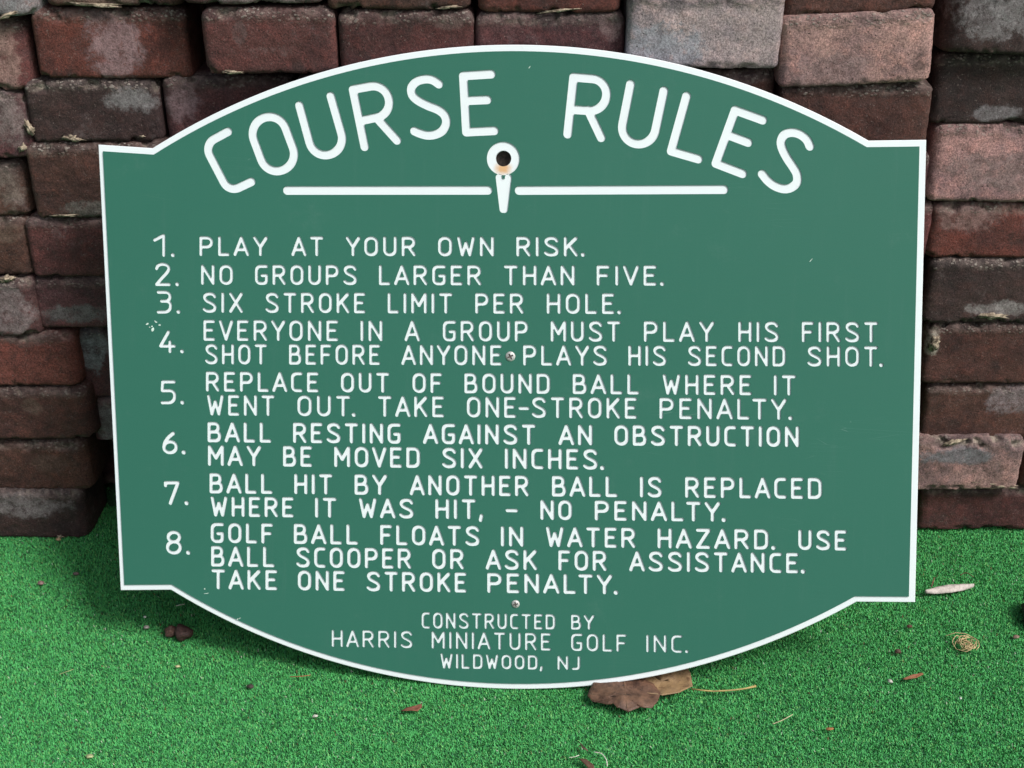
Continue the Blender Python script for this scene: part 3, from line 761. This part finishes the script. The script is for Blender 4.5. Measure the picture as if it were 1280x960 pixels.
row(263, 653, 679, 1059, 662.5, 688.5, [('GOLF', 263, 341.5), ('BALL', 367, 448), ('FLOATS', 475, 600), ('IN', 626, 655), ('WATER', 682.5, 795), ('HAZARD.', 822, 969.5), ('USE', 998, 1059)], w3)
row(264, 682, 708.5, 1006, 691, 717, [('BALL', 263.5, 343.5), ('SCOOPER', 370, 514.5), ('OR', 540, 580.5), ('ASK', 607, 672), ('FOR', 698, 759), ('ASSISTANCE.', 786.5, 1006.5)], w3)
row(264, 711, 737, 772, 718, 743.5, [('TAKE', 264, 347), ('ONE', 372, 431.5), ('STROKE', 458, 583.5), ('PENALTY.', 609, 772.5)], w3)
row(527, 765, 786, 743, 768.5, 787.5, [('CONSTRUCTED', 527, 694.5), ('BY', 714, 743.5)], 3.4)
row(414, 787, 809, 860, 794, 816.5, [('HARRIS', 414.5, 516), ('MINIATURE', 539.5, 689), ('GOLF', 714, 783.5), ('INC.', 808, 860.5)], 3.5)
row(550, 816.5, 836, 725, 820, 838, [('WILDWOOD,', 550.5, 679), ('NJ', 697, 725.5)], 3.4)

def screw_head(px, py, rpx, ang, label):
    c = P_(px, py); r = rpx*S; n = 28
    rim = [Vector((math.cos(2*math.pi*i/n), math.sin(2*math.pi*i/n)))*r for i in range(n)]
    cr = []
    for a in (ang, ang+math.pi/2):
        d = Vector((math.cos(a), math.sin(a)))*r*.52; cr.append(capsule(-d, d, r*.15, 3))
    CV, CT, CL = union(cr)
    rings = [r*.93, r*.7]
    vs = list(rim); faces = [list(range(n))]
    for lp in CL: faces.append(list(range(len(vs), len(vs)+len(lp)))); vs += [CV[i] for i in lp]
    for q in rings: vs += [v/r*q for v in rim]
    vs = [Vector(v) for v in vs]
    ed = []
    s0 = len(vs)-n*len(rings)
    for k in range(len(rings)): ed += [(s0+k*n+i, s0+k*n+(i+1) % n) for i in range(n)]
    V, E, F, ov, oe, of = delaunay_2d_cdt(vs, ed, faces, 0, 1e-8)
    def zz(p): return 0.0002+0.0018*math.sqrt(max(0, 1-(p.length/r)**2))
    verts = [(p.x, p.y, zz(p)) for p in V]; T = []
    for f, o_ in zip(F, of):
        if o_ == [0]: T.append(f if (V[f[1]]-V[f[0]]).cross(V[f[2]]-V[f[0]]) > 0 else f[::-1])
    o = obj('screw', mesh('screw', verts, T, True), M_SCREW, sign, (c.x, c.y, 0)); 
    obj('cross_slot', mesh('cross_slot', [(p.x, p.y, 0.0008) for p in CV], CT), M_SCREWDARK, o)
screw_head(638, 445.5, 6.2, .5, None); screw_head(644.5, 755, 5.2, .3, None)

# ---- green cap with all grooves cut out of it
def build_cap():
    vs = ccw(inner); faces = [list(range(len(inner)))]; inv = [None]
    for pts, is_hole in cuts:
        faces.append(list(range(len(vs), len(vs)+len(pts)))); vs += pts; inv.append(is_hole)
    V, E, F, ov, oe, of = delaunay_2d_cdt(vs, [], faces, 0, 1e-7)
    T = []
    for f, o_ in zip(F, of):
        if 0 not in o_: continue
        rest = [i for i in o_ if i]
        if rest and not any(inv[i] for i in rest): continue
        T.append(tuple(f if (V[f[1]]-V[f[0]]).cross(V[f[2]]-V[f[0]]) > 0 else f[::-1]))
    edges = set()
    for t in T:
        for i in range(3): edges.add((t[i], t[(i+1) % 3]))
    n = len(V); verts = [(p.x, p.y, 0) for p in V] + [(p.x, p.y, -GDEPTH-0.0001) for p in V]
    Fc = list(T)
    for a, b in edges:
        if (b, a) not in edges: Fc.append((b, a, a+n, b+n))
    me = mesh('face', verts, Fc); bm = bmesh.new(); bm.from_mesh(me)
    bmesh.ops.delete(bm, geom=[v for v in bm.verts if not v.link_faces], context='VERTS'); bm.to_mesh(me); bm.free()
    obj('face', me, M_GREEN, sign)
build_cap()

# ---- white core board: border strip, rounded edge, hole drilled through
def build_core():
    cx = sum(p.x for p in outer)/m; TH = 0.009
    def offs(d):
        o = []
        for i in range(m):
            a, b, c = outer[i-1], outer[i], outer[(i+1) % m]
            n_ = (Vector(((b-a).y, -(b-a).x)).normalized() + Vector(((c-b).y, -(c-b).x)).normalized()).normalized()
            o.append(b+n_*d)
        return o
    ZF = -GDEPTH-0.0002
    prof = [(0.0011, ZF), (0.0004, ZF-.0003), (0, ZF-.001), (0, -TH+.0006), (0.0006, -TH)]
    verts = []; Fc = []
    for d, z in prof: verts += [(p.x, p.y, z) for p in offs(d)]
    for l in range(len(prof)-1):
        for i in range(m):
            j = (i+1) % m; Fc.append((l*m+i, l*m+j, (l+1)*m+j, (l+1)*m+i))
    for d, z, flip in ((0.0011, ZF, False), (0.0006, -TH, True)):
        ol = ccw(offs(d)); vs = ol + hole
        V, E, F, ov, oe, of = delaunay_2d_cdt(vs, [], [list(range(m)), list(range(m, m+32))], 0, 1e-7)
        s = len(verts); verts += [(p.x, p.y, z) for p in V]
        for f, o_ in zip(F, of):
            if o_ != [0]: continue
            f = f if (V[f[1]]-V[f[0]]).cross(V[f[2]]-V[f[0]]) > 0 else f[::-1]
            Fc.append(tuple(s+i for i in (f[::-1] if flip else f)))
    s = len(verts); verts += [(p.x, p.y, ZF+.0002) for p in hole]+[(p.x, p.y, -TH) for p in hole]
    for i in range(32):
        j = (i+1) % 32; Fc.append((s+j, s+i, s+32+i, s+32+j))
    me = mesh('core_board', verts, Fc); obj('core_board', me, M_WHITE, sign)
build_core()
# rusty disc inside the hanging hole, coloured near black for the hole's shade
bm = bmesh.new()
bmesh.ops.create_cone(bm, cap_ends=True, segments=32, radius1=HR*1.25, radius2=HR*1.15, depth=0.004)
for v in bm.verts: v.co.z += .002*noise.noise(v.co*300)
me = bpy.data.meshes.new('rusty_shade_disc'); bm.to_mesh(me); bm.free()
obj('rusty_shade_disc', me, plain('rust_hole_shade', (0.02, 0.012, 0.008), 0.9, 0, .6, 220, .8), sign, (HC.x, HC.y, -0.0115))

# paint scuffs on the face
def scuff(px, py, pts, z=0.00025):
    c = P_(px, py)
    for k, (dx, dy, rx, ry, a) in enumerate(pts):
        n = 11; vs = []
        for i in range(n):
            t = 2*math.pi*i/n; q = 1+.45*noise.noise(Vector((math.cos(t)*1.5, math.sin(t)*1.5, px+k*3)))
            x, y = rx*q*math.cos(t), ry*q*math.sin(t)
            vs.append(((dx+x*math.cos(a)-y*math.sin(a))*S, (dy+x*math.sin(a)+y*math.cos(a))*S, z if (i % 2) else z*.6))
        obj('scuff', mesh('scuff', vs, [tuple(range(n))]), M_SCUFF, sign, (c.x, c.y, 0))
scuff(190, 407, [(-6, 2, 2.2, 1, .5), (1, -5, 2.6, 1.6, 1.2), (5, 5, 2.2, 1, -.6), (10, 1, 1.5, 1, .2), (0, -1, 1, 1, 0), (-3, -2, 1, .7, 0)])
scuff(256, 736, [(0, 0, 1.1, .8, .4), (2, -6, 4, .3, .2)]); scuff(297, 774, [(0, 0, 1.6, .7, .8), (3, 1.5, 1.6, .6, .6)])
scuff(1014, 325, [(0, 0, 3, .4, .9)]); scuff(662, 84, [(0, 0, 1.8, .5, 1.0)])

# ================================================================== LITTER ON THE TURF
def tube(pts, radii, mat, name, parent=None, seg=7):
    vs = []; fs = []
    for i, p in enumerate(pts):
        a = pts[max(i-1, 0)]; b = pts[min(i+1, len(pts)-1)]; t = (Vector(b)-Vector(a)).normalized()
        u = t.cross(Vector((0, 0, 1))); u = u.normalized() if u.length > .05 else Vector((1, 0, 0)); v = t.cross(u)
        for k in range(seg): an = 2*math.pi*k/seg; vs.append(Vector(p)+(u*math.cos(an)+v*math.sin(an))*radii[i])
    for i in range(len(pts)-1):
        for k in range(seg): k2 = (k+1) % seg; fs.append((i*seg+k, i*seg+k2, (i+1)*seg+k2, (i+1)*seg+k))
    fs.append(tuple(range(seg))[::-1]); fs.append(tuple((len(pts)-1)*seg+k for k in range(seg)))
    return mesh(name, vs, fs, True)
def leafmesh(outline, curl, seed, thick=0.0006, nsub=7):
    """outline: list of ground points (x, y) round the leaf; a curled, crinkled, double-faced blade"""
    c = Vector((sum(p[0] for p in outline)/len(outline), sum(p[1] for p in outline)/len(outline)))
    n = len(outline); vs = [(0, 0, 0)]; rad = 0
    for k in range(1, nsub+1):
        for p in outline:
            q = (Vector(p)-c)*(k/nsub); vs.append((q.x, q.y, k/nsub))
    fs = [(0, 1+i, 1+(i+1) % n) for i in range(n)]
    for k in range(nsub-1):
        for i in range(n):
            j = (i+1) % n; fs.append((1+k*n+i, 1+(k+1)*n+i, 1+(k+1)*n+j, 1+k*n+j))
    out = []
    for x, y, r in vs:
        x, y = x*(1+.06*r*noise.noise(Vector((x*260, y*260, seed)))), y*(1+.1*r*noise.noise(Vector((x*260, y*260, seed+4))))
        z = curl*r*r + 0.006*noise.noise(Vector((x*45, y*45, seed))) + .0022*noise.noise(Vector((x*160, y*160, seed)))
        out.append((x, y, z))
    me = mesh('blade', out, fs, True)
    return me, c
def add_leaf(name, label, px_outline, curl, seed, mat, lift=0.004, vein=None, stem=None, slope=0.0):
    pts = [on_ground(x, y, lift) for x, y in px_outline]
    ol = fillet([(p.x, p.y) for p in pts], 0.0035, True, steps=3)[:-1]
    me, c = leafmesh(ol, curl, seed)
    root = tag(empty(name, (c.x, c.y, 0)), label, 'leaf')
    b = obj('blade', me, mat, root, (0, 0, lift+.002))
    sm = b.modifiers.new('thickness', 'SOLIDIFY'); sm.thickness = 0.0007
    if vein:
        for v in vein:
            vp = [on_ground(x, y, lift) for x, y in v]
            q = []
            N = 8
            for i in range(N+1):
                t = i/N*(len(vp)-1); k = min(int(t), len(vp)-2); pt = vp[k].lerp(vp[k+1], t-k)
                x, y = pt.x-c.x, pt.y-c.y
                z = .0045*noise.noise(Vector((x*45, y*45, seed)))+.0016*noise.noise(Vector((x*160, y*160, seed)))+curl*.15
                q.append((x, y, z+lift+.0026))
            obj('vein', tube(q, [.0004]*(N+1), None, 'vein'), M_VEIN, root)
    if stem:
        sp = [on_ground(x, y, z) for x, y, z in stem]; q = [(p.x-c.x, p.y-c.y, p.z) for p in sp]
        q = [tuple(a) for a in [Vector(v) for v in q]]
        obj('stem', tube(q, [.0011]*(len(q)-1)+[.0016], None, 'stem'), M_STEM, root)
    return root
M_VEIN = plain('leaf_vein', (0.2, 0.12, 0.07), .6)
M_STEM = plain('leaf_stem', (0.36, 0.27, 0.1), .6)
M_LEAF1 = leaf_material('leaf_dark', rgb(.06, .03, .02), rgb(.2, .105, .065), rgb(.03, .015, .011))
M_LEAF2 = leaf_material('leaf_tan', rgb(.23, .15, .085), rgb(.34, .22, .11), rgb(.13, .07, .035))
add_leaf('dead_leaf', 'tan dead leaf with a long stalk, right-hand one under the bottom edge of the sign',
         [(775, 846), (800, 838), (830, 832), (856, 836), (862, 845), (867, 861), (850, 870), (826, 875), (812, 872), (790, 862)], .004, 3.3, M_LEAF2, .003,
         [[(866, 860), (850, 852), (832, 846)], [(862, 858), (850, 838)]],
         [(864, 861, .006), (878, 863, .008), (892, 864, .008), (912, 863, .007), (930, 861, .008), (945, 857.5, .010)])
add_leaf('dead_leaf', 'dark brown crinkled dead leaf tucked under the bottom edge of the sign',
         [(736, 862), (742, 852), (770, 846), (800, 848), (818, 855), (825, 866), (822, 875), (815, 884), (806, 886), (800, 883), (786, 888), (772, 886), (766, 880), (758, 880), (747, 876), (740, 875), (735, 868)], -.003, 8.1, M_LEAF1, .0105,
         [[(784, 886), (780, 850)]])
# pale slender husk on the right
def husk():
    a, b = on_ground(1156, 741, .004), on_ground(1217, 733, .006); d = (b-a); L = d.length; d.normalize(); s = Vector((-d.y, d.x, 0)); c = (a+b)/2
    vs = []; N, Mm = 22, 9
    for i in range(N+1):
        t = i/N; wd = .0085*math.sin(math.pi*min(t*.96+.02, 1))**.62*(1 if t < .8 else 1-(t-.8)*1.1)
        for j in range(Mm):
            u = j/(Mm-1)*2-1
            p = a.lerp(b, t) - c + s*(u*wd + .002*math.sin(t*3.1)) + Vector((0, 0, .0045*(1-u*u) + .0012*noise.noise(Vector((t*9, u*2, 3)))))
            vs.append(p)
    fs = [(i*Mm+j, (i+1)*Mm+j, (i+1)*Mm+j+1, i*Mm+j+1) for i in range(N) for j in range(Mm-1)]
    o = obj('dry_husk', mesh('dry_husk', vs, fs, True), plain('husk_pale', (.52, .46, .42), .8, 0, .25, 200), None, c)
    sm = o.modifiers.new('thickness', 'SOLIDIFY'); sm.thickness = .0008
    tag(o, 'pale grey slender dry husk on the turf beside the sign\'s lower right corner', 'husk')
husk()
# tangle of dry grass
def tangle():
    c = on_ground(1208, 808, .003); root = tag(empty('dry_grass_tuft', c), 'small tangle of straw coloured dry grass on the turf at lower right', 'dry grass')
    r = random.Random(4); mt = plain('straw', (.5, .38, .2), .7)
    for k in range(26):
        a = r.uniform(0, 6.28); R = r.uniform(.003, .013); q = []; cx, cy = r.uniform(-.006, .006), r.uniform(-.006, .006)
        sw = r.uniform(1.2, 4.2); n = 9
        for i in range(n): t = a+sw*i/(n-1); q.append((cx+R*math.cos(t)*(1+.2*i/n), cy+R*1.15*math.sin(t), r.uniform(.002, .007)))
        obj('blade', tube(q, [.00055]*n, None, 'blade', seg=5), mt, root)
    for q in ([(-.022, .018, .003), (-.008, .022, .005), (.004, .02, .005), (.012, .014, .004)],): obj('blade', tube(q, [.0005]*4, None, 'blade', seg=5), mt, root)
tangle()
def bit(name, label, cat, px, py, lx, ly, lz, col, rot=0.0, seed=1, z=0.001, group=None, rough=.7):
    p = on_ground(px, py, z); bm = bmesh.new(); bmesh.ops.create_icosphere(bm, subdivisions=3, radius=1); off = Vector((seed*3.1, 0, 5))
    for v in bm.verts:
        k = 1+.35*noise.noise(v.co*1.4+off)+.12*noise.noise(v.co*4+off); v.co = Vector((v.co.x*lx*k, v.co.y*ly*k, v.co.z*lz*k))*(.8 if name == 'pebble' else 1)
    me = bpy.data.meshes.new(name); bm.to_mesh(me); bm.free(); me.shade_smooth()
    key = 'bit_%d_%d_%d' % tuple(int(c_*100) for c_ in col)
    mt = bpy.data.materials.get(key) or plain(key, col, rough, 0, .5, 250, .6, .72)
    o = obj(name, me, mt, None, p, (0, 0, rot)); tag(o, label, cat, group); return o
bit('seed_ball', 'large round brown seed ball on the turf, right-hand one of the two', 'seed', 229, 791, .0115, .0115, .0105, (.07, .034, .028), seed=1, z=.006)
bit('seed_ball', 'small round brown seed ball on the turf, left-hand one of the two', 'seed', 213, 789, .0075, .0075, .007, (.12, .06, .045), seed=2, z=.005)
G = 'small bits of debris scattered on the turf'
bit('pebble', 'pale grey pebble on the turf just left of the two seed balls', 'pebble', 183, 784, .0045, .0035, .003, (.4, .36, .33), seed=3, z=.002, group=G)
bit('pebble', 'tiny white pebble on the turf above the pale grey pebble', 'pebble', 181, 771, .0022, .002, .002, (.75, .78, .72), seed=4, z=.003, group=G)
bit('pebble', 'small brown pebble on the dark turf at the left below the brick corner', 'pebble', 51, 728.5, .0055, .004, .0035, (.3, .19, .17), seed=5, z=.002, group=G)
bit('pebble', 'flat grey brown pebble on the turf left of the sign\'s lower left corner', 'pebble', 95, 717, .006, .003, .003, (.15, .11, .1), seed=6, z=.002, group=G)
bit('pebble', 'tan crumb on the turf at the foot of the lowest left brick', 'pebble', 73, 674, .0045, .0035, .003, (.5, .36, .2), seed=7, z=.002, group=G)
bit('pebble', 'white pebble on the turf near the lower right, left of a short brown twig', 'pebble', 1112.5, 851.5, .0042, .003, .003, (.7, .68, .6), rot=-.5, seed=8, z=.002, group=G)
bit('pebble', 'small white crumb on the turf below the left part of the sign', 'pebble', 394, 895, .0042, .002, .0025, (.7, .68, .6), rot=.2, seed=9, z=.002, group=G)
bit('pebble', 'yellowish crumb on the turf below the two seed balls', 'pebble', 222, 833, .004, .002, .002, (.6, .55, .3), rot=.2, seed=10, z=.002, group=G)
bit('pebble', 'dark brown crumb on the turf under the left curve of the sign', 'pebble', 313, 858, .0055, .0035, .003, (.05, .035, .03), seed=11, z=.002, group=G)
bit('pebble', 'reddish brown crumb on the turf above the dry grass tangle\'s left', 'pebble', 1137, 783, .005, .003, .003, (.12, .05, .03), seed=12, z=.002, group=G)
bit('pebble', 'dark brown lump on the turf right of the sign\'s lower curve', 'pebble', 1122, 814, .005, .004, .004, (.1, .055, .035), seed=13, z=.003, group=G)
bit('pebble', 'faded tan crumb on the turf at the right edge of the picture', 'pebble', 1270, 796, .005, .004, .003, (.3, .2, .15), seed=14, z=.002, group=G)
bit('pebble', 'orange brown crumb on the turf near the bottom edge, right of centre', 'pebble', 1037, 911, .006, .0025, .002, (.4, .17, .06), rot=.1, seed=15, z=.002, group=G)
bit('pebble', 'pale yellow green crumb on the turf near the lower left corner', 'pebble', 112, 945, .005, .004, .002, (.45, .5, .25), seed=16, z=.002, group=G)
bit('pebble', 'tiny white speck of grit on the turf at lower right', 'pebble', 1200.5, 872.5, .0022, .0022, .002, (.75, .78, .74), seed=17, z=.002, group=G)
bit('stone', 'dark stone cut off by the right edge of the picture', 'stone', 1306, 768, .028, .033, .02, (.03, .03, .028), seed=20, z=.012)
def flake(label, outline, col, seed, name='bark_flake', cat='bark flake', lift=.003):
    pts = [on_ground(x, y, lift) for x, y in outline]; me, c = leafmesh([(p.x, p.y) for p in pts], .0015, seed, nsub=3)
    key = name+'_mat_%d' % int(seed); o = obj(name, me, plain(key, col, .8), None, (c.x, c.y, lift+.001))
    sm = o.modifiers.new('thickness', 'SOLIDIFY'); sm.thickness = .001; tag(o, label, cat)
flake('reddish brown pointed bark flake on the turf below the sign\'s lower left curve', [(501, 892), (509, 887.5), (518, 883.5), (527, 881.5), (528, 885), (522, 890), (514, 890.5), (508, 892)], (.2, .075, .045), 21)
flake('thin orange brown splinter lying on the turf at lower right', [(1128, 851), (1138, 846), (1153, 842.5), (1154, 845), (1146, 848.5), (1132, 852)], (.3, .12, .06), 22, 'wood_splinter', 'splinter')
flake('brown leaf scrap near the bottom edge below the dark leaf', [(723, 952), (732, 951), (742, 957), (744, 962), (735, 960)], (.09, .045, .025), 23, 'leaf_scrap', 'leaf scrap')
flake('small curled brown scrap above the leaf scrap near the bottom edge', [(724, 930), (728, 933), (734, 938), (735, 941), (728, 938)], (.1, .06, .04), 24, 'leaf_scrap', 'leaf scrap')
def straw(label, pts, r=.0006, col=(.5, .46, .28), name='straw', cat='straw'):
    q = [on_ground(x, y, z) for x, y, z in pts]; c = q[0]
    qs = spline([(p.x-c.x, p.y-c.y) for p in q], 4); N = len(qs)
    zs = np.interp(np.linspace(0, 1, N), np.linspace(0, 1, len(q)), [p.z for p in q])
    key = 'straw_%d_%d' % (int(col[0]*100), int(col[2]*100)); mt = bpy.data.materials.get(key) or plain(key, col, .7)
    o = obj(name, tube([(a.x, a.y, zz) for a, zz in zip(qs, zs)], [r]*N, None, name, seg=6), mt, None, (c.x, c.y, 0)); tag(o, label, cat)
straw('pale straw lying on the turf near the bottom right of centre', [(966, 905, .003), (976, 901, .004), (984, 897, .004), (991, 893, .004)])
straw('curved whitish straw near the bottom edge beside the leaf scrap', [(742, 940, .004), (752, 942, .006), (758, 950, .006), (759, 958, .004)], .0006, (.6, .58, .5))
straw('short whitish straw near the bottom edge left of the curled straw', [(711, 947, .003), (718, 946, .004), (724, 944, .003)], .0005, (.6, .58, .5))
straw('pale fibre under the sign\'s lower left corner', [(220, 757.5, .003), (225, 756, .005), (231, 755, .004)], .0007, (.5, .5, .4))
straw('reddish pine needle lying on the turf left of the bottom curve', [(362, 846, .003), (374, 845.5, .004), (388, 844, .003)], .0006, (.25, .1, .04), 'pine_needle', 'needle')
straw('thin dry straw on the turf at the far lower left', [(74, 843, .003), (82, 840, .004), (92, 836.5, .003)], .0005, (.3, .32, .15))
straw('short brown twig standing up against the left end of the pale husk', [(1164, 734, .004), (1166, 728, .008), (1168, 722, .009)], .0009, (.14, .07, .04), 'twig', 'twig')
straw('dark brown twig on the turf above the right end of the husk', [(1200, 719, .003), (1208, 716, .004), (1217, 721, .004)], .0007, (.1, .06, .03), 'twig', 'twig')
